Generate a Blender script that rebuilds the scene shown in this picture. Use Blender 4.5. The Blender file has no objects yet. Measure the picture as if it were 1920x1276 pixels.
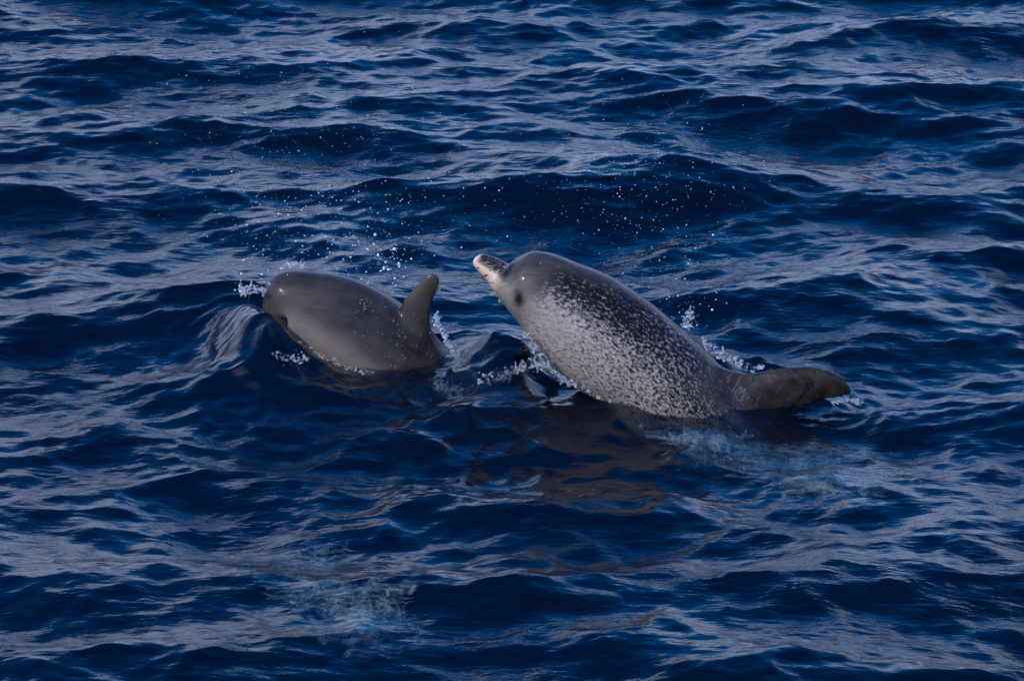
import bpy, bmesh, math, random
import numpy as np
from mathutils import Vector, Matrix

sc = bpy.context.scene
col = sc.collection
R = math.radians
random.seed(7)
rng = np.random.default_rng(11)

# ------------------------------------------------------------------ camera
PITCH = R(19.0)
DIST = 13.0
FRAME_W = 3.2
cam_d = bpy.data.cameras.new('camera')
cam = bpy.data.objects.new('camera', cam_d)
col.objects.link(cam)
CAM = Vector((0, -DIST * math.cos(PITCH), DIST * math.sin(PITCH)))
cam.location = CAM
cam.rotation_euler = (math.pi / 2 - PITCH, 0, 0)
cam_d.sensor_width = 36
cam_d.lens = 36 * DIST / FRAME_W
cam_d.clip_end = 2000
sc.camera = cam

# ------------------------------------------------------------------ sky, sun, exposure
SUN_AZ, SUN_EL = R(226), R(40)
world = bpy.data.worlds.new('World')
sc.world = world
world.use_nodes = True
wn, wl = world.node_tree.nodes, world.node_tree.links
bg = wn['Background']
sky = wn.new('ShaderNodeTexSky')
sky.sky_type = 'NISHITA'
sky.sun_disc = False
sky.sun_elevation = SUN_EL
sky.sun_rotation = SUN_AZ
hs = wn.new('ShaderNodeHueSaturation')
hs.inputs['Saturation'].default_value = 1.85
hs.inputs['Value'].default_value = 2.9
hs.inputs['Hue'].default_value = 0.513
wl.new(sky.outputs[0], hs.inputs['Color'])
# broken grey cloud over the blue
tc = wn.new('ShaderNodeTexCoord')
mp = wn.new('ShaderNodeMapping')
mp.inputs['Scale'].default_value = (2.2, 2.2, 6.5)
wl.new(tc.outputs['Generated'], mp.inputs[0])
cn = wn.new('ShaderNodeTexNoise')
cn.inputs['Scale'].default_value = 1.3
cn.inputs['Detail'].default_value = 5
cn.inputs['Roughness'].default_value = 0.55
wl.new(mp.outputs[0], cn.inputs['Vector'])
sep = wn.new('ShaderNodeSeparateXYZ')
wl.new(tc.outputs['Generated'], sep.inputs[0])
elev = wn.new('ShaderNodeMapRange')          # cloud thins towards the zenith
elev.inputs['From Min'].default_value = 0.05
elev.inputs['From Max'].default_value = 0.62
elev.inputs['To Min'].default_value = 0.36
elev.inputs['To Max'].default_value = -0.22
wl.new(sep.outputs['Z'], elev.inputs[0])
add = wn.new('ShaderNodeMath')
wl.new(cn.outputs[0], add.inputs[0])
wl.new(elev.outputs[0], add.inputs[1])
cr = wn.new('ShaderNodeValToRGB')
cr.color_ramp.elements[0].position = 0.46
cr.color_ramp.elements[1].position = 0.60
wl.new(add.outputs[0], cr.inputs[0])
cm = wn.new('ShaderNodeMix')
cm.data_type = 'RGBA'
cm.inputs[7].default_value = (6.8, 8.7, 13.4, 1)      # cloud radiance in the sky's own units
wl.new(cr.outputs[0], cm.inputs[0])
wl.new(hs.outputs[0], cm.inputs[6])
wl.new(cm.outputs[2], bg.inputs['Color'])
bg.inputs['Strength'].default_value = 0.10

sun_d = bpy.data.lights.new('sun', 'SUN')
sun_d.energy = 3.0
sun_d.angle = R(0.53)
sun_d.color = (1.0, 0.93, 0.84)
sun = bpy.data.objects.new('sun', sun_d)
col.objects.link(sun)
SUN_DIR = Vector((math.sin(SUN_AZ) * math.cos(SUN_EL), math.cos(SUN_AZ) * math.cos(SUN_EL), math.sin(SUN_EL)))
sun.rotation_euler = SUN_DIR.to_track_quat('Z', 'Y').to_euler()
sun.location = (-4, -6, 8)

sc.view_settings.view_transform = 'Standard'
sc.view_settings.look = 'None'
sc.view_settings.exposure = 0.06
sc.view_settings.gamma = 1.0
sc.view_settings.use_curve_mapping = False
sc.render.engine = 'CYCLES'
sc.cycles.use_denoising = True
sc.cycles.use_adaptive_sampling = True
sc.cycles.adaptive_threshold = 0.02
sc.cycles.max_bounces = 6
sc.cycles.diffuse_bounces = 2
sc.cycles.glossy_bounces = 3
sc.cycles.transmission_bounces = 4
sc.cycles.volume_bounces = 0
sc.cycles.transparent_max_bounces = 10
sc.cycles.caustics_reflective = False
sc.cycles.sample_clamp_indirect = 4.0

# ------------------------------------------------------------------ helpers
FW = Vector((0, math.cos(PITCH), -math.sin(PITCH)))
UP = Vector((0, math.sin(PITCH), math.cos(PITCH)))
PX = FRAME_W / 1920 / DIST


def at(px, py, Y):
    """World point of the upright plane y = Y that the photograph shows at (px, py)."""
    d = FW + Vector((1, 0, 0)) * ((px - 960) * PX) + UP * ((638 - py) * PX)
    t = (Y - CAM.y) / d.y
    return CAM + d * t


def m_per_px(p):
    return (p - CAM).dot(FW) * PX


def sea_at(px, py, z=0.0):
    d = FW + Vector((1, 0, 0)) * ((px - 960) * PX) + UP * ((638 - py) * PX)
    t = (z - CAM.z) / d.z
    return CAM + d * t


def new_mat(name):
    m = bpy.data.materials.new(name)
    m.use_nodes = True
    nt = m.node_tree
    for n in list(nt.nodes):
        nt.nodes.remove(n)
    out = nt.nodes.new('ShaderNodeOutputMaterial')
    return m, nt, out


def mesh_np(name, V, F):
    V = np.asarray(V, np.float32)
    F = np.asarray(F, np.int32)
    k = F.shape[1]
    me = bpy.data.meshes.new(name)
    me.vertices.add(len(V))
    me.vertices.foreach_set('co', V.ravel())
    me.loops.add(F.size)
    me.loops.foreach_set('vertex_index', F.ravel())
    me.polygons.add(len(F))
    me.polygons.foreach_set('loop_start', np.arange(0, F.size, k, dtype=np.int32))
    me.polygons.foreach_set('loop_total', np.full(len(F), k, np.int32))
    me.polygons.foreach_set('use_smooth', np.ones(len(F), bool))
    me.update(calc_edges=True)
    me.validate()
    return me


def link(name, me, mat=None, parent=None):
    o = bpy.data.objects.new(name, me)
    col.objects.link(o)
    if mat is not None:
        me.materials.clear()
        me.materials.append(mat)
    o.parent = parent
    return o


def sstep(a, b, x):
    t = np.clip((np.asarray(x, float) - a) / (b - a), 0, 1)
    return t * t * (3 - 2 * t)


def simple_mat(name, colr, rough, coat=0.0):
    m, nt, out = new_mat(name)
    bs = nt.nodes.new('ShaderNodeBsdfPrincipled')
    tcn = nt.nodes.new('ShaderNodeTexNoise')
    tcn.inputs['Scale'].default_value = 60
    mx = nt.nodes.new('ShaderNodeMix')
    mx.data_type = 'RGBA'
    mx.inputs[6].default_value = (*[c * .8 for c in colr], 1)
    mx.inputs[7].default_value = (*colr, 1)
    nt.links.new(tcn.outputs[0], mx.inputs[0])
    nt.links.new(mx.outputs[2], bs.inputs['Base Color'])
    bs.inputs['Roughness'].default_value = rough
    bs.inputs['Coat Weight'].default_value = coat
    nt.links.new(bs.outputs[0], out.inputs['Surface'])
    return m


# ------------------------------------------------------------------ water material
def water_material():
    m, nt, out = new_mat('sea_water')
    N, L = nt.nodes, nt.links
    geo = N.new('ShaderNodeNewGeometry')

    def noise(scale, detail, rough, stretch, rot=0.0):
        mp = N.new('ShaderNodeMapping')
        mp.inputs['Scale'].default_value = stretch
        mp.inputs['Rotation'].default_value = (0, 0, rot)
        L.new(geo.outputs['Position'], mp.inputs[0])
        n = N.new('ShaderNodeTexNoise')
        n.inputs['Scale'].default_value = scale
        n.inputs['Detail'].default_value = detail
        n.inputs['Roughness'].default_value = rough
        L.new(mp.outputs[0], n.inputs['Vector'])
        return n.outputs[0]
    # fine wind ripples, stronger in patches
    patch = N.new('ShaderNodeMapRange')
    patch.inputs['From Min'].default_value = 0.38
    patch.inputs['From Max'].default_value = 0.66
    patch.inputs['To Min'].default_value = 0.12
    patch.inputs['To Max'].default_value = 0.62
    L.new(noise(1.6, 2, 0.5, (1, 0.8, 1)), patch.inputs[0])
    b1 = N.new('ShaderNodeBump')
    b1.inputs['Distance'].default_value = 0.03
    b1.inputs['Strength'].default_value = 0.31
    L.new(noise(10, 3, 0.5, (0.75, 1.25, 1), 0.15), b1.inputs['Height'])
    b2 = N.new('ShaderNodeBump')
    b2.inputs['Distance'].default_value = 0.008
    L.new(noise(34, 3, 0.55, (0.5, 1.5, 1), -0.2), b2.inputs['Height'])
    L.new(patch.outputs[0], b2.inputs['Strength'])
    L.new(b1.outputs[0], b2.inputs['Normal'])
    nrm = b2.outputs[0]
    fr = N.new('ShaderNodeFresnel')
    fr.inputs['IOR'].default_value = 1.333
    L.new(nrm, fr.inputs['Normal'])
    gl = N.new('ShaderNodeBsdfGlossy')
    gl.inputs['Roughness'].default_value = 0.035
    gl.inputs['Color'].default_value = (1, 1, 1, 1)
    L.new(nrm, gl.inputs['Normal'])
    tr = N.new('ShaderNodeBsdfTransparent')
    rf = N.new('ShaderNodeBsdfRefraction')
    rf.inputs['IOR'].default_value = 1.333
    rf.inputs['Roughness'].default_value = 0.02
    L.new(nrm, rf.inputs['Normal'])
    mt = N.new('ShaderNodeMixShader')
    mt.inputs[0].default_value = 0.52
    L.new(tr.outputs[0], mt.inputs[1])
    L.new(rf.outputs[0], mt.inputs[2])
    df = N.new('ShaderNodeBsdfDiffuse')              # light scattered back up out of the deep
    df.inputs['Color'].default_value = (0.010, 0.030, 0.105, 1)
    up = N.new('ShaderNodeCombineXYZ')
    up.inputs[2].default_value = 1
    L.new(up.outputs[0], df.inputs['Normal'])
    mb = N.new('ShaderNodeMixShader')
    mb.inputs[0].default_value = 0.07
    L.new(mt.outputs[0], mb.inputs[1])
    L.new(df.outputs[0], mb.inputs[2])
    mx = N.new('ShaderNodeMixShader')
    L.new(fr.outputs[0], mx.inputs[0])
    L.new(mb.outputs[0], mx.inputs[1])
    L.new(gl.outputs[0], mx.inputs[2])
    L.new(mx.outputs[0], out.inputs['Surface'])
    va = N.new('ShaderNodeVolumeAbsorption')
    va.inputs['Color'].default_value = (0.25, 0.66, 0.80, 1)
    va.inputs['Density'].default_value = 4.0
    L.new(va.outputs[0], out.inputs['Volume'])
    return m


# ------------------------------------------------------------------ the sea
def axis(lo, hi, step, far, grow):
    mid = list(np.arange(lo, hi + step * .5, step))
    a, s = [], step
    x = mid[-1]
    while x < far:
        s *= grow
        x += s
        a.append(x)
    b, s = [], step
    x = mid[0]
    while x > -far:
        s *= grow
        x -= s
        b.append(x)
    return np.array(b[::-1] + mid + a)


def spacing(v):
    return np.gradient(v)


# local shapes of the surface: where on the water, sizes in metres (across, far side, near side), height, turn
LOCAL = []


def bump_at(px, py, sx, sy, h, rot=0.0, near=None):
    p = sea_at(px, py)
    LOCAL.append((p.x, p.y, sx, sy, near or sy, h, rot))


# steeper wave crests of this moment
for w in ((230, 135, .50, .42, .075, .06, .20), (110, 318, .24, .30, .05, .1, .15), (560, 470, .50, .40, .085, .05, .20), (1290, 345, .52, .45, .08, -.12, .22),
          (1650, 225, .40, .40, .06, -.08, .18), (1640, 585, .50, .34, .075, -.1, .18), (960, 1135, .48, .30, .085, .03, .17),
          (200, 935, .18, .20, .04, .1, .12), (1540, 1120, .26, .24, .06, .15, .14), (170, 1115, .42, .28, .06, .08, .16),
          (1160, 145, .30, .30, .05, 0, .15), (785, 88, .16, .22, .035, .1, .12), (1220, 960, .20, .20, .04, .3, .12),
          (1020, 275, .34, .35, .05, .05, .18), (1250, 1245, .40, .3, .06, -.1, .16), (760, 840, .30, .22, .04, -.1, .13), (1790, 1000, .25, .22, .04, -.1, .12)):
    bump_at(w[0], w[1], w[2] * .85, w[3] * .9, w[4] * .52, w[5], w[6])
# water thrown up in front of the two heads and lying against the bodies
bump_at(472, 684, .10, .16, .135, .2, .30)
bump_at(520, 706, .075, .10, .075, .3, .24)
bump_at(590, 716, .085, .10, .05, .2, .20)
bump_at(430, 690, .22, .26, .05, 0, .45)
bump_at(940, 716, .085, .15, .085, .15, .20)
bump_at(915, 720, .16, .22, .05, 0, .40)
bump_at(690, 728, .24, .14, .03, 0, .50)
bump_at(1130, 785, .22, .12, .022, 0, .50)


def sea_height(X, Y, lim):
    r = np.random.default_rng(5)
    n = 230
    Zs = np.zeros_like(X)
    Dx = np.zeros_like(X)
    Dy = np.zeros_like(X)
    near = np.exp(-((X - .02) / .95) ** 2 - ((Y + .75) / .60) ** 2)      # the dolphins stir up the water round them
    lam = np.exp(np.linspace(math.log(2.6), math.log(0.055), n))
    for l in lam:
        k = 2 * math.pi / l
        spread = 0.48 + 0.22 * (l < .5)
        th = math.pi / 2 + .12 + r.normal() * spread
        ph = r.uniform(0, 2 * math.pi)
        slope = 0.0245 * (1.0 if l > .30 else (l / .30) ** .30) * (1 if l < .9 else (.9 / l) ** .6)
        slope *= r.uniform(.6, 1.4)
        a = slope / k
        kx, ky = k * math.cos(th), k * math.sin(th)
        w = np.clip((l / lim - 2.5) / 2.0, 0, 1)
        if l < .30:
            w = w * (1 + 1.0 * near)
        phase = (kx * X + ky * Y + ph).astype(np.float32)
        c = np.cos(phase) * w
        s = np.sin(phase) * w
        Zs += a * c
        ch = 0.9 * a
        Dx -= ch * math.cos(th) * s
        Dy -= ch * math.sin(th) * s
    for (bx, by, sx, sy, sn, h, rot) in LOCAL:
        u = (X - bx) * math.cos(rot) + (Y - by) * math.sin(rot)
        v = -(X - bx) * math.sin(rot) + (Y - by) * math.cos(rot)
        q = (u / sx) ** 2 + (v / np.where(v < 0, sn, sy)) ** 2
        Zs += h * np.exp(-q)
    # ripples running out from the two heads, tightest at the bow
    for (px, py, lam_, amp, reach) in ((478, 690, .062, .0042, .30), (940, 722, .055, .0036, .26), (640, 720, .075, .0030, .40), (1120, 775, .07, .0025, .40), (1560, 765, .06, .0030, .25)):
        p = sea_at(px, py)
        d = np.sqrt((X - p.x) ** 2 + (Y - p.y) ** 2 * .8)
        wob = .5 * np.sin(9 * X + 5 * Y) + .4 * np.sin(13 * Y - 7 * X)
        Zs += amp * np.exp(-(d / reach) ** 2) * np.cos(2 * math.pi * d / lam_ + 2.2 * wob) * (.6 + .4 * np.sin(4 * np.arctan2(Y - p.y, X - p.x) + 3 * wob))
    return Zs, Dx, Dy


def build_sea(mat):
    xs = axis(-2.55, 2.55, 0.008, 400, 1.09)
    ys = axis(-3.3, 5.6, 0.0105, 400, 1.09)
    X, Y = np.meshgrid(xs.astype(np.float32), ys.astype(np.float32))
    lim = np.maximum(spacing(xs)[None, :], spacing(ys)[:, None]).astype(np.float32)
    Zs, Dx, Dy = sea_height(X, Y, lim)
    V = np.stack([X + Dx, Y + Dy, Zs], -1).reshape(-1, 3)
    ny, nx = X.shape
    i = np.arange((ny - 1) * (nx - 1))
    r, c = i // (nx - 1), i % (nx - 1)
    a = r * nx + c
    F = np.stack([a, a + 1, a + nx + 1, a + nx], -1)
    o = link('sea', mesh_np('sea', V, F), mat)
    o['kind'] = 'structure'
    o['label'] = 'dark blue choppy sea surface with grey sky reflections'
    return o


sea = build_sea(water_material())
sb = link('lower_sky_blocker', mesh_np('lower_sky_blocker', [(-420, -420, -9), (420, -420, -9), (420, 420, -9), (-420, 420, -9)], [(0, 1, 2, 3)]), simple_mat('sky_blocker_dark', (.03, .04, .05), .9))  # unseen dark plane added to keep the lower sky from showing through the water
sb['kind'] = 'structure'


# ------------------------------------------------------------------ dolphins
def catmull(P, per):
    P = np.asarray(P, float)
    n = len(P)
    E = np.vstack([2 * P[0] - P[1], P, 2 * P[-1] - P[-2]])
    out = []
    for i in range(n - 1):
        p0, p1, p2, p3 = E[i], E[i + 1], E[i + 2], E[i + 3]
        for t in np.linspace(0, 1, per, endpoint=False):
            out.append(.5 * ((2 * p1) + (-p0 + p2) * t + (2 * p0 - 5 * p1 + 4 * p2 - p3) * t * t + (-p0 + 3 * p1 - 3 * p2 + p3) * t ** 3))
    out.append(P[-1])
    return np.array(out)


def nrm(v):
    return v / np.maximum(np.linalg.norm(v, axis=-1, keepdims=True), 1e-9)


def loft(sections, y_of, roll):
    """sections: (px, py, top, bottom, width) in photo pixels; y_of: depth along the body."""
    rows = []
    n = len(sections)
    for i, (px, py, rt, rb, w) in enumerate(sections):
        p = at(px, py, y_of(i / (n - 1)))
        k = m_per_px(p)
        rows.append((p.x, p.y, p.z, rt * k, rb * k, w * k))
    S = catmull(rows, 9)
    C = S[:, :3]
    T = nrm(np.gradient(C, axis=0))
    # keep the frame calm at the beak
    for _ in range(6):
        T[1:-1] = nrm(T[:-2] + 2 * T[1:-1] + T[2:])
    B = np.tile([0, -1.0, 0], (len(C), 1))
    Nn = nrm(np.cross(B, T))
    Nn = np.where(Nn[:, 2:3] < 0, -Nn, Nn)
    B = nrm(np.cross(T, Nn))
    B = np.where(B[:, 1:2] > 0, -B, B)       # B points to the camera's side
    ca, sa = math.cos(roll), math.sin(roll)
    N2 = Nn * ca + B * sa
    B2 = B * ca - Nn * sa
    return C, T, N2, B2, np.maximum(S[:, 3], .002), np.maximum(S[:, 4], .002), np.maximum(S[:, 5], .002)


def tube_mesh(fr, seg=48):
    C, T, N2, B2, rt, rb, w = fr
    th = np.linspace(0, 2 * math.pi, seg, endpoint=False)
    c, s = np.cos(th), np.sin(th)
    V = []
    for i in range(len(C)):
        up = np.where(c > 0, rt[i], rb[i]) * c
        V.append(C[i] + up[:, None] * N2[i] + (w[i] * s)[:, None] * B2[i])
    V = np.concatenate(V)
    m = len(C)
    F = []
    for i in range(m - 1):
        for j in range(seg):
            F.append((i * seg + j, i * seg + (j + 1) % seg, (i + 1) * seg + (j + 1) % seg, (i + 1) * seg + j))
    return list(V), F, [list(range(seg))[::-1], [(m - 1) * seg + j for j in range(seg)]]


def blade_mesh(lead, trail, nrm_vec, thick, nv=28, nu=16):
    """Foil between a leading and a trailing edge (lists of 3-D points, root to tip)."""
    Ld = catmull(lead, 12)
    Td = catmull(trail, 12)

    def samp(A, v):
        f = v * (len(A) - 1)
        i = np.minimum(f.astype(int), len(A) - 2)
        t = (f - i)[:, None]
        return A[i] * (1 - t) + A[i + 1] * t
    v = np.linspace(0, 1, nv)
    A, Bq = samp(Ld, v), samp(Td, v)
    nv_ = np.array(nrm_vec, float)
    nv_ /= np.linalg.norm(nv_)
    V, F, caps = [], [], []
    ring = 2 * nu
    for i in range(nv):
        ch = np.linalg.norm(Bq[i] - A[i])
        tmax = min(.016 + thick * (1 - v[i]) ** 2.6, ch * .30)
        for j in range(ring):
            a = 2 * math.pi * j / ring
            u = .5 - .5 * math.cos(a)
            sgn = 1 if a < math.pi else -1
            prof = 2.6 * (math.sqrt(max(u, 0)) * (1 - u) * .95 + .10 * u * (1 - u))
            V.append(A[i] * (1 - u) + Bq[i] * u + nv_ * (sgn * .5 * tmax * prof))
    for i in range(nv - 1):
        for j in range(ring):
            F.append((i * ring + j, i * ring + (j + 1) % ring, (i + 1) * ring + (j + 1) % ring, (i + 1) * ring + j))
    caps = [list(range(ring))[::-1], [(nv - 1) * ring + j for j in range(ring)]]
    return V, F, caps


def fuse(name, pieces, voxel, smooth):
    V, F = [], []
    for (v, f, caps) in pieces:
        o = len(V)
        V += [tuple(p) for p in v]
        F += [tuple(i + o for i in q) for q in f] + [tuple(i + o for i in c) for c in caps]
    me = bpy.data.meshes.new(name + '_raw')
    me.from_pydata(V, [], F)
    bm = bmesh.new()
    bm.from_mesh(me)
    bmesh.ops.recalc_face_normals(bm, faces=bm.faces)
    bm.to_mesh(me)
    bm.free()
    tmp = bpy.data.objects.new(name + '_raw', me)
    col.objects.link(tmp)
    rm = tmp.modifiers.new('r', 'REMESH')
    rm.mode = 'VOXEL'
    rm.voxel_size = voxel
    sm = tmp.modifiers.new('s', 'SMOOTH')
    sm.factor = .5
    sm.iterations = smooth
    dg = bpy.context.evaluated_depsgraph_get()
    out = bpy.data.meshes.new_from_object(tmp.evaluated_get(dg))
    bpy.data.objects.remove(tmp)
    bpy.data.meshes.remove(me)
    out.name = name
    out.polygons.foreach_set('use_smooth', np.ones(len(out.polygons), bool))
    return out


def skin_coords(me, fr):
    C, T, N2, B2, rt, rb, w = fr
    n = len(me.vertices)
    V = np.empty(n * 3, np.float32)
    me.vertices.foreach_get('co', V)
    V = V.reshape(-1, 3)
    idx = np.empty(n, int)
    for a in range(0, n, 20000):
        D = V[a:a + 20000, None, :] - C[None]
        # stay with the section whose plane holds the point
        q = (D ** 2).sum(-1) + 2.0 * (D * T[None]).sum(-1) ** 2
        idx[a:a + 20000] = q.argmin(1)
    d = V - C[idx]
    L = np.concatenate([[0], np.cumsum(np.linalg.norm(np.diff(C, axis=0), axis=1))])
    s = L[idx] + (d * T[idx]).sum(1)
    un, ub = (d * N2[idx]).sum(1), (d * B2[idx]).sum(1)
    rad = np.sqrt(un ** 2 + ub ** 2)
    R0 = np.where(un > 0, rt[idx], rb[idx])
    phi = np.arctan2(np.abs(ub), un)               # 0 back .. pi belly
    rr = .5 * (rt + rb)[idx]
    arc = rr * phi + np.where(un > 0, np.maximum(rad - R0, 0), 0)
    return V, s, phi, ub, rad / np.maximum(R0, .01), arc, rr, un


def put(me, name, data):
    a = me.attributes.new(name, 'FLOAT', 'POINT')
    a.data.foreach_set('value', np.asarray(data, np.float32))


def put3(me, name, data):
    a = me.attributes.new(name, 'FLOAT_VECTOR', 'POINT')
    a.data.foreach_set('vector', np.asarray(data, np.float32).ravel())


def skin_material(name, dark, pale, spotted):
    m, nt, out = new_mat(name)
    N, L = nt.nodes, nt.links

    def attr(n):
        a = N.new('ShaderNodeAttribute')
        a.attribute_name = n
        return a

    def math_(op, a, b=None, c=None):
        q = N.new('ShaderNodeMath')
        q.operation = op
        for i, x in enumerate((a, b, c)):
            if x is None:
                continue
            if isinstance(x, (int, float)):
                q.inputs[i].default_value = x
            else:
                L.new(x, q.inputs[i])
        return q.outputs[0]

    def noise(vec, scale, detail, rough):
        n = N.new('ShaderNodeTexNoise')
        n.inputs['Scale'].default_value = scale
        n.inputs['Detail'].default_value = detail
        n.inputs['Roughness'].default_value = rough
        L.new(vec, n.inputs['Vector'])
        return n.outputs[0]

    def mixc(f, a, b):
        q = N.new('ShaderNodeMix')
        q.data_type = 'RGBA'
        L.new(f, q.inputs[0])
        for i, x in ((6, a), (7, b)):
            if isinstance(x, tuple):
                q.inputs[i].default_value = (*x, 1)
            else:
                L.new(x, q.inputs[i])
        return q.outputs[2]
    co = attr('skinco').outputs['Vector']
    tone = attr('tone').outputs['Fac']
    spot = attr('spot').outputs['Fac']
    pink = attr('pink').outputs['Fac']
    mp = N.new('ShaderNodeMapping')
    mp.inputs['Scale'].default_value = (96, 150, 1)
    L.new(co, mp.inputs[0])
    fine = noise(mp.outputs[0], 1.0, 1.5, .55)
    broad = noise(co, 14, 4, .6)
    t = math_('ADD', tone, math_('MULTIPLY', math_('SUBTRACT', broad, .5), .35))
    # flecks: threshold of the noise follows the tone underneath
    mp5 = N.new('ShaderNodeMapping')
    mp5.inputs['Scale'].default_value = (48, 80, 1)
    mp5.inputs['Location'].default_value = (3.1, 7.7, 0)
    L.new(co, mp5.inputs[0])
    fine = math_('MULTIPLY_ADD', noise(mp5.outputs[0], 1.0, 2, .6), .45, math_('MULTIPLY', fine, .68))
    k = math_('MULTIPLY_ADD', math_('SUBTRACT', fine, .565), 4.4, math_('MULTIPLY_ADD', t, 1.75, -.40))
    cl = N.new('ShaderNodeClamp')
    L.new(k, cl.inputs[0])
    f = N.new('ShaderNodeMix')
    L.new(spot, f.inputs[0])
    L.new(t, f.inputs[2])
    L.new(cl.outputs[0], f.inputs[3])
    fc = N.new('ShaderNodeClamp')
    L.new(f.outputs[0], fc.inputs[0])
    c = mixc(fc.outputs[0], dark, pale)
    mp6 = N.new('ShaderNodeMapping')                 # faint rake marks
    mp6.inputs['Scale'].default_value = (6, 260, 1)
    mp6.inputs['Rotation'].default_value = (0, 0, .12)
    L.new(co, mp6.inputs[0])
    sr = N.new('ShaderNodeMapRange')
    sr.inputs['From Min'].default_value = .66
    sr.inputs['From Max'].default_value = .74
    sr.inputs['To Max'].default_value = .22
    L.new(noise(mp6.outputs[0], 1, 1, .5), sr.inputs[0])
    c = mixc(sr.outputs[0], c, tuple(x * .75 for x in pale))
    pk = N.new('ShaderNodeMapRange')                 # dark blotches on the pale lower jaw
    mp2 = N.new('ShaderNodeMapping')
    mp2.inputs['Scale'].default_value = (62, 62, 1)
    L.new(co, mp2.inputs[0])
    pk.inputs['From Min'].default_value = .63
    pk.inputs['From Max'].default_value = .67
    L.new(noise(mp2.outputs[0], 1, 1, .4), pk.inputs[0])
    jaw = mixc(pk.outputs[0], (.52, .40, .34), (.05, .04, .035))
    c = mixc(pink, c, jaw)
    bs = N.new('ShaderNodeBsdfPrincipled')
    L.new(c, bs.inputs['Base Color'])
    bs.inputs['Roughness'].default_value = .55
    bs.inputs['Specular IOR Level'].default_value = .04
    bs.inputs['Coat Weight'].default_value = .60
    bs.inputs['Coat Roughness'].default_value = .045
    bs.inputs['Coat IOR'].default_value = 1.33
    # water streaming off: ridges along the body and a fine pebbling of drops
    mp3 = N.new('ShaderNodeMapping')
    mp3.inputs['Scale'].default_value = (55, 130, 1)
    L.new(co, mp3.inputs[0])
    mp4 = N.new('ShaderNodeMapping')
    mp4.inputs['Scale'].default_value = (9, 38, 1)
    L.new(co, mp4.inputs[0])
    b0 = N.new('ShaderNodeBump')
    b0.inputs['Strength'].default_value = .28
    b0.inputs['Distance'].default_value = .006
    L.new(noise(mp4.outputs[0], 1, 3, .55), b0.inputs['Height'])
    b = N.new('ShaderNodeBump')
    b.inputs['Strength'].default_value = .22
    b.inputs['Distance'].default_value = .0035
    L.new(noise(mp3.outputs[0], 1, 3, .6), b.inputs['Height'])
    L.new(b0.outputs[0], b.inputs['Normal'])
    L.new(b.outputs[0], bs.inputs['Coat Normal'])
    b2 = N.new('ShaderNodeBump')
    b2.inputs['Strength'].default_value = .16
    b2.inputs['Distance'].default_value = .004
    L.new(noise(mp3.outputs[0], 1, 4, .6), b2.inputs['Height'])
    L.new(b2.outputs[0], bs.inputs['Normal'])
    L.new(bs.outputs[0], out.inputs['Surface'])
    return m


EYE = simple_mat('dolphin_eye', (.012, .010, .010), .08, 1.0)


def blade_px(lead, trail, Y, tilt, thick):
    L3 = [at(px, py, Y + tilt * i / (len(lead) - 1)) for i, (px, py) in enumerate(lead)]
    T3 = [at(px, py, Y + tilt * i / (len(trail) - 1)) for i, (px, py) in enumerate(trail)]
    return blade_mesh(L3, T3, (0, -1, 0), thick)


def flipper(fr, i, side, root_phi, length, sweep, drop, out_):
    """A pectoral flipper rooted on section i; side +1 is the camera's side."""
    C, T, N2, B2, rt, rb, w = fr
    lat = B2[i] * side
    root = C[i] + lat * w[i] * math.sin(root_phi) * .8 - N2[i] * rb[i] * abs(math.cos(root_phi)) * .8
    d = nrm(lat * out_ + T[i] * sweep - N2[i] * drop)
    t = T[i]
    chord = length * .36
    lead = [root - t * chord * .5, root - t * chord * .45 + d * length * .35, root - t * chord * .15 + d * length * .7, root + t * chord * .30 + d * length]
    trail = [root + t * chord * .55, root + t * chord * .45 + d * length * .3, root + t * chord * .40 + d * length * .7, root + t * chord * .36 + d * length]
    return blade_mesh(lead, trail, np.cross(t, d), .022)


def fluke(fr, side):
    C, T, N2, B2, rt, rb, w = fr
    i = len(C) - 14
    lat, t = B2[i] * side, T[i]
    root = C[i]
    lead = [root - t * .06, root - t * .0 + lat * .10, root + t * .10 + lat * .20, root + t * .20 + lat * .27]
    trail = [root + t * .12, root + t * .13 + lat * .08, root + t * .17 + lat * .18, root + t * .21 + lat * .27]
    return blade_mesh(lead, trail, N2[i], .02)


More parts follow.
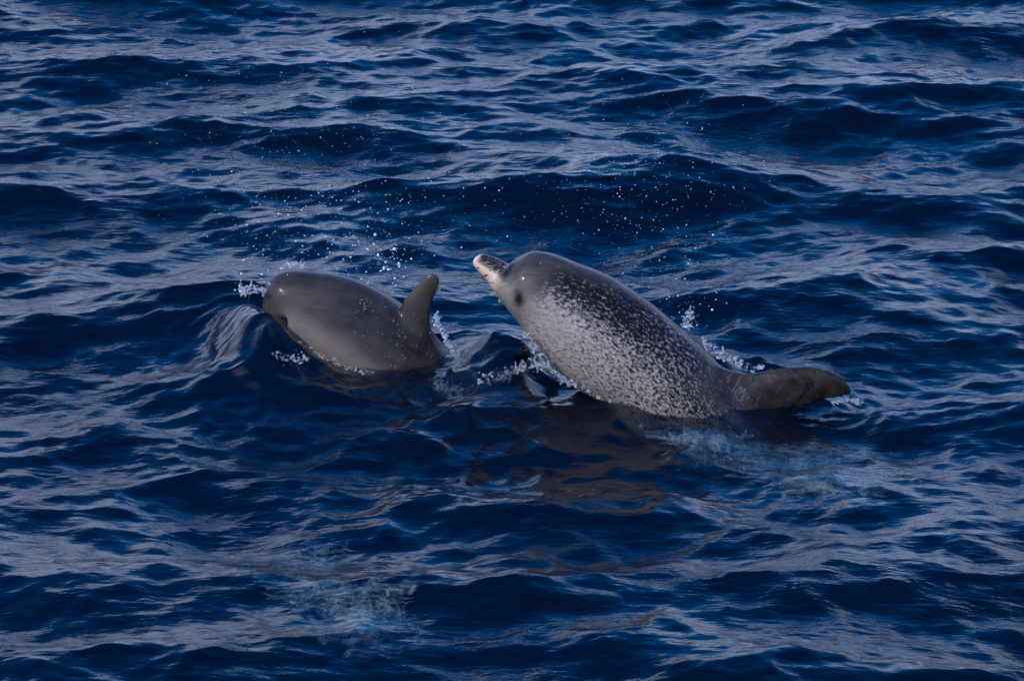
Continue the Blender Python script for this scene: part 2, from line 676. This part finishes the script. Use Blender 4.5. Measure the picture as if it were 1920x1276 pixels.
def make_dolphin(label, sections, y_of, roll, fin, flips, tone_fn, mat, eyes):
    root = bpy.data.objects.new('dolphin', None)
    col.objects.link(root)
    root['label'] = label
    root['category'] = 'dolphin'
    root['group'] = 'dolphins surfacing side by side'
    fr = loft(sections, y_of, roll)
    pieces = [tube_mesh(fr), blade_px(*fin), fluke(fr, 1), fluke(fr, -1)]
    for f in flips:
        pieces.append(flipper(fr, *f))
    me = fuse('body', pieces, .0052, 5)
    V, s, phi, ub, rel, arc, rr, un = skin_coords(me, fr)
    # ease the fin into the back
    ne = len(me.edges)
    E_ = np.empty(ne * 2, np.int32)
    me.edges.foreach_get('vertices', E_)
    E_ = E_.reshape(-1, 2)
    deg_ = np.bincount(E_.ravel(), minlength=len(V)).astype(np.float32)
    fv = (rel > 1.12) & (un > 0) & (s > .5)
    s0, s1 = np.percentile(s[fv], 2) - .10, np.percentile(s[fv], 98) + .06
    mk = (sstep(.90, .99, rel) * (1 - sstep(1.25, 1.75, rel)) * (un > 0) * sstep(s0, s0 + .06, s) * (1 - sstep(s1 - .06, s1, s)))[:, None]
    V = V.astype(np.float64)
    for _ in range(70):
        A_ = np.zeros_like(V)
        for c_ in range(3):
            A_[:, c_] = np.bincount(E_[:, 0], V[E_[:, 1], c_], len(V)) + np.bincount(E_[:, 1], V[E_[:, 0], c_], len(V))
        V += .55 * mk * (A_ / deg_[:, None] - V)
    # object space: root sits at the body's lowest point over the water
    tone, spot, pink, V = tone_fn(V, s, phi, ub, rel, rr, un, fr)
    base = Vector((float(fr[0][60, 0]), float(fr[0][60, 1]), 0))
    root.location = base
    me.vertices.foreach_set('co', (V - np.array(base, np.float32)).astype(np.float32).ravel())
    for _ in range(45 if spot.max() < .01 else 2):
        tone = .5 * tone + .5 * (np.bincount(E_[:, 0], tone[E_[:, 1]], len(V)) + np.bincount(E_[:, 1], tone[E_[:, 0]], len(V))) / deg_
    put(me, 'tone', tone)
    put(me, 'spot', spot)
    put(me, 'pink', pink)
    put3(me, 'skinco', np.stack([s, arc * np.sign(ub + 1e-6), np.zeros_like(s)], -1))
    me.update()
    link('body', me, mat, root)
    for (px, py, Y, r) in eyes:
        bm = bmesh.new()
        bmesh.ops.create_icosphere(bm, subdivisions=3, radius=1)
        for v in bm.verts:
            v.co = Vector((v.co.x * r * 1.25, v.co.y * r * .7, v.co.z * r)) + at(px, py, Y) - base
        e = bpy.data.meshes.new('eye')
        bm.to_mesh(e)
        bm.free()
        e.polygons.foreach_set('use_smooth', np.ones(len(e.polygons), bool))
        link('eye', e, EYE, root)
    return root, me, fr


# --- the spotted adult
def tone_spotted(V, s, phi, ub, rel, rr, un, fr):
    deg = np.degrees(phi)
    L = s
    finm = sstep(1.18, 1.45, rel) * (un > 0)
    flank = sstep(32, 84, deg) * (1 - .74 * sstep(.38, .88, L))
    belly = sstep(116, 150, deg)
    tone = .10 + .60 * flank
    tone = tone + .14 * sstep(.40, .60, L) * (1 - flank)
    tone = tone * (1 - belly) + .72 * belly
    head = 1 - sstep(.17, .27, L)
    tone = tone * (1 - head) + head * (.13 + .40 * sstep(48, 100, deg))
    spot = sstep(.17, .27, L) * (1 - .7 * belly) * sstep(2, 30, deg + 30 * sstep(.3, .6, L))
    spot = np.clip(spot, 0, 1) * (1 - .55 * np.exp(-((L - .27) / .10) ** 2 - ((deg - 92) / 22) ** 2))
    finz = sstep(.66, .80, L) * (1 - sstep(34, 62, deg))
    tone = tone * (1 - finz) + .10 * finz
    spot = spot * (1 - .6 * finz)
    # eye patch
    ex, ez = at(972, 556, 0).x, at(972, 556, -.6).z
    tone = tone
    d2 = ((V[:, 0] - ex) / .017) ** 2 + ((V[:, 2] - ez) / .030) ** 2
    wob = .6 * np.sin(V[:, 0] * 260 + 2 * np.sin(V[:, 2] * 190)) + .5 * np.sin(V[:, 2] * 310 - V[:, 0] * 120)
    tone -= .50 * np.exp(-np.maximum(d2 * (1 + .35 * wob), 0) ** 1.3) * (ub > 0)
    tone -= .25 * np.exp(-((L - .107) / .006) ** 2) * (deg < 80)      # shade painted into the fold between beak and melon
    # beak: dark above with flecks, pale and pinkish below and round the tip
    bk = 1 - sstep(.085, .125, L)
    jaw = bk * np.maximum(sstep(62, 88, deg), 1 - sstep(.006, .016, L))
    tone = tone * (1 - bk) + bk * .22
    spot = np.maximum(spot * (1 - bk), bk * .8)
    tone = tone * (1 - finm) + finm * .05
    spot = spot * (1 - .65 * finm)
    pink = jaw * (1 - .45 * sstep(.07, .125, L))
    # mouth line and the fold in front of the melon
    g = np.exp(-((deg - 78) / 6) ** 2) * (1 - sstep(.12, .15, L)) * sstep(.012, .03, L)
    V = V - (.004 * g)[:, None] * nrm(np.stack([np.zeros_like(s), np.sign(ub) * -1.0, np.zeros_like(s)], -1)) * 1.0
    return tone, spot, pink, V


SPOTTED = [(890, 484, 3, 3, 3), (894, 487, 13, 12, 13), (908, 495, 19, 18, 20), (924, 504, 22, 24, 25), (936, 512, 23, 29, 29),
           (941, 516, 26, 32, 34), (948, 520, 40, 36, 42), (960, 526, 57, 42, 52), (975, 533, 72, 51, 61), (1000, 546, 82, 63, 71),
           (1034, 565, 88, 80, 82), (1088, 602, 104, 97, 97), (1150, 650, 110, 102, 102), (1205, 690, 105, 102, 100),
           (1262, 742, 105, 104, 100), (1330, 800, 95, 95, 90), (1420, 868, 76, 76, 68), (1510, 925, 52, 54, 42), (1600, 970, 33, 34, 22),
           (1680, 1000, 22, 22, 14), (1720, 1012, 8, 8, 6)]
FIN_R = ([(1318, 672), (1362, 690), (1402, 697), (1432, 695), (1476, 689), (1517, 687), (1548, 692), (1576, 706), (1592, 722), (1601, 737)],
         [(1440, 850), (1450, 810), (1466, 785), (1486, 771), (1507, 762), (1539, 752), (1560, 747), (1575, 744), (1590, 742), (1600, 740)])
skin_a = skin_material('spotted_dolphin_skin', (.0080, .0068, .0066), (.31, .285, .272), True)
dolph_a, me_a, fr_a = make_dolphin(
    'speckled grey dolphin lunging with pale beak raised, behind the plain grey one',
    SPOTTED, lambda t: -.50 - .06 * t, R(8), (*FIN_R, -.565, -.01, .16),
    [(92, -1, 2.5, .30, .35, .6, .7), (112, 1, 2.5, .26, 1.7, .10, .2)], tone_spotted, skin_a, [(975, 556, -.612, .010)])


# --- the plain grey juvenile
def tone_plain(V, s, phi, ub, rel, rr, un, fr):
    deg = np.degrees(phi)
    finm = sstep(1.18, 1.5, rel) * (un > 0)
    low = sstep(64, 92, deg) * (1 - .85 * sstep(.42, .72, s))
    tone = .11 + .68 * low
    tone = tone + .16 * sstep(110, 150, deg)
    blaze = np.exp(-((deg - 40) / 16) ** 2) * (1 - sstep(.20, .30, s))
    tone = tone + .10 * blaze
    tone = tone * (1 - finm) + .22 * finm
    return tone, np.zeros_like(s), np.zeros_like(s), V


PLAIN = [(512, 636, 3, 3, 3), (512, 630, 8, 12, 12), (512, 616, 11, 34, 18), (513, 600, 14, 48, 26), (514, 588, 20, 56, 32),
         (519, 576, 31, 60, 40), (531, 566, 54, 64, 50), (549, 567, 64, 68, 60), (572, 577, 75, 70, 71), (607, 593, 86, 86, 83),
         (650, 616, 95, 96, 92), (700, 651, 99, 100, 96), (748, 688, 93, 98, 93), (810, 729, 80, 88, 80), (884, 774, 72, 70, 66),
         (950, 832, 52, 50, 44), (1010, 898, 30, 31, 20), (1055, 955, 20, 20, 13), (1075, 985, 8, 8, 6)]
FIN_L = ([(738, 600), (757, 563), (772, 545), (787, 528), (799, 516), (810, 511), (818, 514), (823, 520)],
         [(862, 715), (828, 652), (813, 612), (812, 582), (817, 557), (823, 541), (826, 531), (825, 524)])
skin_b = skin_material('plain_dolphin_skin', (.0085, .0070, .0067), (.200, .178, .170), False)
dolph_b, me_b, fr_b = make_dolphin(
    'plain brown-grey dolphin diving with upright rounded dorsal fin, beak under water',
    PLAIN, lambda t: -.20 + .04 * t, R(10), (*FIN_L, -.225, -.01, .15),
    [(94, -1, 2.5, .24, 1.2, .5, .4), (96, 1, 2.5, .24, 1.5, .4, .35)], tone_plain, skin_b, [])


# ------------------------------------------------------------------ splashes, spray, bubbles
def splash_material(name, milky):
    m, nt, out = new_mat(name)
    N, L = nt.nodes, nt.links
    gl = N.new('ShaderNodeBsdfGlass')
    gl.inputs['IOR'].default_value = 1.333
    gl.inputs['Roughness'].default_value = .05
    df = N.new('ShaderNodeBsdfDiffuse')
    df.inputs['Color'].default_value = (.80, .84, .88, 1)
    ns = N.new('ShaderNodeTexNoise')
    ns.inputs['Scale'].default_value = 90
    mr = N.new('ShaderNodeMapRange')
    mr.inputs['From Min'].default_value = .35
    mr.inputs['From Max'].default_value = .65
    mr.inputs['To Min'].default_value = milky * .4
    mr.inputs['To Max'].default_value = min(1, milky * 1.6)
    L.new(ns.outputs[0], mr.inputs[0])
    mx = N.new('ShaderNodeMixShader')
    L.new(mr.outputs[0], mx.inputs[0])
    L.new(gl.outputs[0], mx.inputs[1])
    L.new(df.outputs[0], mx.inputs[2])
    L.new(mx.outputs[0], out.inputs['Surface'])
    return m


SPLASH = splash_material('splash_water', .16)
DROP = splash_material('spray_water', .6)

bm = bmesh.new()
bmesh.ops.create_icosphere(bm, subdivisions=2, radius=1)
ICO_V = np.array([v.co[:] for v in bm.verts])
ICO_F = np.array([[v.index for v in f.verts] for f in bm.faces])
bm.free()
bm = bmesh.new()
bmesh.ops.create_icosphere(bm, subdivisions=1, radius=1)
ICO1_V = np.array([v.co[:] for v in bm.verts])
ICO1_F = np.array([[v.index for v in f.verts] for f in bm.faces])
bm.free()


def balls(P, rad, IV=ICO1_V, IF=ICO1_F, squash=.25):
    P = np.asarray(P)
    n = len(P)
    sc3 = 1 + rng.uniform(-squash, squash, (n, 1, 3))
    V = (IV[None] * np.asarray(rad)[:, None, None] * sc3 + P[:, None, :]).reshape(-1, 3)
    F = (IF[None] + (np.arange(n) * len(IV))[:, None, None]).reshape(-1, 3)
    return V, F


def splash(label, path, Y, spread, n, r0, r1, rise=.012):
    """A torn ridge of water: short tapering strands strewn along a path, fused into one wet body with loose beads."""
    pts = np.array([list(at(px, py, Y)) for px, py in path])
    C, Rr = [], []
    for _ in range(n):
        t = rng.uniform(0, len(pts) - 1)
        i = min(int(t), len(pts) - 2)
        p = pts[i] * (1 - t + i) + pts[i + 1] * (t - i) + rng.normal(0, 1, 3) * np.array([spread, spread, spread * .8])
        d = rng.normal(0, 1, 3) * np.array([1, .7, .6]) + np.array([0, 0, .5])
        d /= np.linalg.norm(d)
        r = r0 + (r1 - r0) * rng.random() ** 3
        for k in range(rng.integers(2, 8)):
            C.append(p.copy())
            Rr.append(r)
            d = d + rng.normal(0, .45, 3)
            d /= np.linalg.norm(d)
            p = p + d * r * 1.1
            r *= .86
        if rng.random() < .4:
            C.append(p + d * rng.uniform(.004, .02))
            Rr.append(r * rng.uniform(.7, 1.2))
    V, F = balls(np.array(C), np.maximum(np.array(Rr), .0011), ICO_V, ICO_F, .35)
    base = Vector(pts.mean(0))
    me = fuse('splash', [([tuple(v) for v in V - np.array(base)], [tuple(q) for q in F], [])], .0011, 1)
    o = link('splash', me, SPLASH)
    o.location = base
    o['label'] = label
    o['category'] = 'splash'
    o['group'] = 'splashes round the dolphins'
    return o


splash('white splash bursting off the front of the plain grey head', [(452, 546), (474, 540), (500, 548)], -.24, .008, 81, .0012, 0.0068)
splash('small splash crest on top of the plain grey head', [(532, 500), (548, 494), (575, 499)], -.20, .004, 54, .0012, 0.0043)
splash('string of bright drops trailing behind the upright dorsal fin', [(817, 590), (824, 612), (836, 637), (856, 664), (876, 690), (898, 712)], -.27, .0035, 200, .0019, .0056)
splash('water dripping off the pale chin of the speckled dolphin', [(925, 548), (938, 552), (944, 562)], -.50, .006, 40, .0012, 0.0050)
splash('tall ragged splash tongue standing behind the speckled back', [(1288, 615), (1290, 595), (1296, 580)], -.44, .007, 63, .0012, 0.0056)
splash('frothy splash ridge low on the speckled back before its fin', [(1315, 640), (1345, 660), (1375, 672), (1390, 685)], -.44, .008, 117, .0012, 0.0062)
splash('thin splash line at the foot of the speckled dolphin fin', [(1395, 692), (1415, 690), (1432, 690)], -.45, .005, 36, .0012, 0.0037)
splash('splash under the dorsal fin tip of the speckled dolphin', [(1560, 752), (1590, 748), (1612, 755)], -.56, .006, 72, .0012, 0.0043)
splash('pale foam patch floating beside the plain grey flank', [(515, 662), (545, 674), (575, 672)], -.49, .008, 63, .0012, 0.0056)
splash('foam curl where the plain grey tail slips under', [(812, 722), (840, 735), (870, 748), (895, 752)], -.42, .008, 99, .0012, 0.0056)

splash('thin line of white wash along the speckled belly', [(985, 622), (1000, 650), (1022, 682), (1050, 708), (1095, 732), (1165, 762), (1235, 780)], -.66, .005, 230, .0011, .0042)
splash('pale torn wash in the gap between the two dolphins', [(905, 712), (940, 708), (970, 694), (1000, 680), (1020, 690)], -.52, .012, 190, .0011, .0050)
splash('thin line of wash along the plain grey flank', [(560, 640), (585, 660), (620, 676), (660, 692), (715, 704)], -.37, .004, 120, .0011, .0036)

# fine spray in the air
P, rad = [], []


def spray(n, px, py, sx, sy, Y, sY, r0, r1):
    for _ in range(n):
        p = at(rng.normal(px, sx), rng.normal(py, sy), rng.normal(Y, sY))
        if p.z < .03:
            continue
        P.append(tuple(p))
        rad.append(r0 + (r1 - r0) * rng.random() ** 4)


spray(620, 640, 420, 130, 55, -.15, .12, .0007, .0028)
spray(460, 560, 230, 150, 90, -.10, .15, .0007, .0018)
spray(480, 1170, 330, 130, 75, -.40, .12, .0007, .0020)
spray(110, 1230, 500, 60, 50, -.42, .10, .0007, .0034)
spray(60, 725, 480, 18, 30, -.12, .05, .0012, .0065)
spray(60, 480, 520, 28, 18, -.22, .05, .0008, .0040)
spray(60, 1290, 585, 35, 25, -.42, .05, .0008, .0045)
spray(70, 650, 520, 60, 20, -.10, .04, .0007, .0035)
V, F = balls(P, np.array(rad))
o = link('spray', mesh_np('spray', V, F), DROP)
o['kind'] = 'stuff'
o['label'] = 'fine white water drops hanging in the air above the dolphins'

# beads of water on the plain back
def beads(me, root, n, cx, cy, sx, sy, r0, r1):
    co = np.empty(len(me.vertices) * 3, np.float32)
    me.vertices.foreach_get('co', co)
    no = np.empty(len(me.vertices) * 3, np.float32)
    me.vertices.foreach_get('normal', no)
    co = co.reshape(-1, 3) + np.array(root.location, np.float32)
    no = no.reshape(-1, 3)
    c = np.array(at(cx, cy, -.35))
    d = (co[:, 0] - c[0]) ** 2 / sx ** 2 + (co[:, 2] - c[2]) ** 2 / sy ** 2
    ok = np.where((d < 4) & (no[:, 1] < -.1))[0]
    w = np.exp(-d[ok])
    pick = rng.choice(ok, n, p=w / w.sum())
    return [tuple(co[i] + no[i] * .0005) for i in pick], r0 + (r1 - r0) * rng.random(n) ** 3


BP, BR = beads(me_b, dolph_b, 110, 740, 655, .10, .07, .0010, .0035)
BP2, BR2 = beads(me_b, dolph_b, 30, 680, 590, .02, .02, .0010, .0035)
V, F = balls(BP + BP2, np.concatenate([BR, BR2]))
o = link('water_beads', mesh_np('water_beads', V, F), splash_material('bead_water', .15))
o['kind'] = 'stuff'
o['label'] = 'glinting water beads on the plain grey back'

# clouds of bubbles just under the surface
def bubbles(label, spots):
    paths = []
    for (px, py, sx, sy, z0, z1, streaks, r1) in spots:
        p = sea_at(px, py)
        for _ in range(streaks):
            q = np.array([rng.normal(p.x, sx), rng.normal(p.y, sy), rng.uniform(z1, z0)])
            h = rng.normal(0, .5) + math.pi * (rng.random() < .5)
            path = []
            for k in range(int(rng.integers(6, 13))):
                h += rng.normal(0, .45)
                q = q + np.array([math.cos(h), math.sin(h) * .7, rng.normal(0, .12)]) * .010
                path.append(q.copy())
            paths.append((np.array(path), r1 * rng.uniform(.35, 1)))
    ap = np.concatenate([p_ for p_, _ in paths]).astype(np.float32)
    hz, _, _ = sea_height(ap[:, 0], ap[:, 1], np.float32(.010))
    V, F, c0 = [], [], 0
    for path, rr in paths:
        m = len(path)
        path[:, 2] = np.minimum(path[:, 2], -.014) + hz[c0:c0 + m]
        c0 += m
        t = nrm(np.gradient(path, axis=0))
        a = nrm(np.cross(t, [0, 0, 1.0]))
        b = np.cross(t, a)
        prof = np.sin(np.linspace(.12, math.pi - .12, m)) * rr * rng.uniform(.6, 1.4, m)
        o = len(V)
        for k in range(m):
            for g in range(6):
                w = g * math.pi / 3
                V.append(path[k] + prof[k] * (math.cos(w) * a[k] * 1.6 + math.sin(w) * b[k]))
        for k in range(m - 1):
            for g in range(6):
                F.append((o + k * 6 + g, o + k * 6 + (g + 1) % 6, o + (k + 1) * 6 + (g + 1) % 6, o + (k + 1) * 6 + g))
    o = link('bubble_streaks', mesh_np('bubble_streaks', V, F), BUB)
    o['kind'] = 'stuff'
    o['label'] = label


def bubble_material():
    m, nt, out = new_mat('bubble_milk')
    N, L = nt.nodes, nt.links
    df = N.new('ShaderNodeBsdfDiffuse')
    df.inputs['Color'].default_value = (.70, .90, .88, 1)
    tl = N.new('ShaderNodeBsdfTranslucent')
    tl.inputs['Color'].default_value = (.70, .90, .88, 1)
    ad = N.new('ShaderNodeMixShader')
    L.new(df.outputs[0], ad.inputs[1])
    L.new(tl.outputs[0], ad.inputs[2])
    tr = N.new('ShaderNodeBsdfTransparent')
    geo = N.new('ShaderNodeNewGeometry')
    ns = N.new('ShaderNodeTexNoise')
    ns.inputs['Scale'].default_value = 70
    ns.inputs['Detail'].default_value = 3
    L.new(geo.outputs['Position'], ns.inputs['Vector'])
    mr = N.new('ShaderNodeMapRange')
    mr.inputs['From Min'].default_value = .35
    mr.inputs['From Max'].default_value = .70
    mr.inputs['To Min'].default_value = .05
    mr.inputs['To Max'].default_value = .34
    L.new(ns.outputs[0], mr.inputs[0])
    mx = N.new('ShaderNodeMixShader')
    L.new(mr.outputs[0], mx.inputs[0])
    L.new(tr.outputs[0], mx.inputs[1])
    L.new(ad.outputs[0], mx.inputs[2])
    L.new(mx.outputs[0], out.inputs['Surface'])
    return m


BUB = bubble_material()
bubbles('pale swirl of bubbles under the surface below the dorsal fin tip',
        [(1350, 806, .07, .03, -.015, -.05, 150, .005), (1470, 835, .09, .07, -.015, -.06, 200, .005), (1580, 872, .08, .08, -.015, -.06, 340, .005)])
bubbles('greenish streaks of bubbles sinking in the dark near wave',
        [(560, 1010, .07, .07, -.03, -.09, 80, .005), (610, 1115, .06, .07, -.03, -.08, 90, .005), (690, 1165, .04, .10, -.015, -.05, 170, .005)])
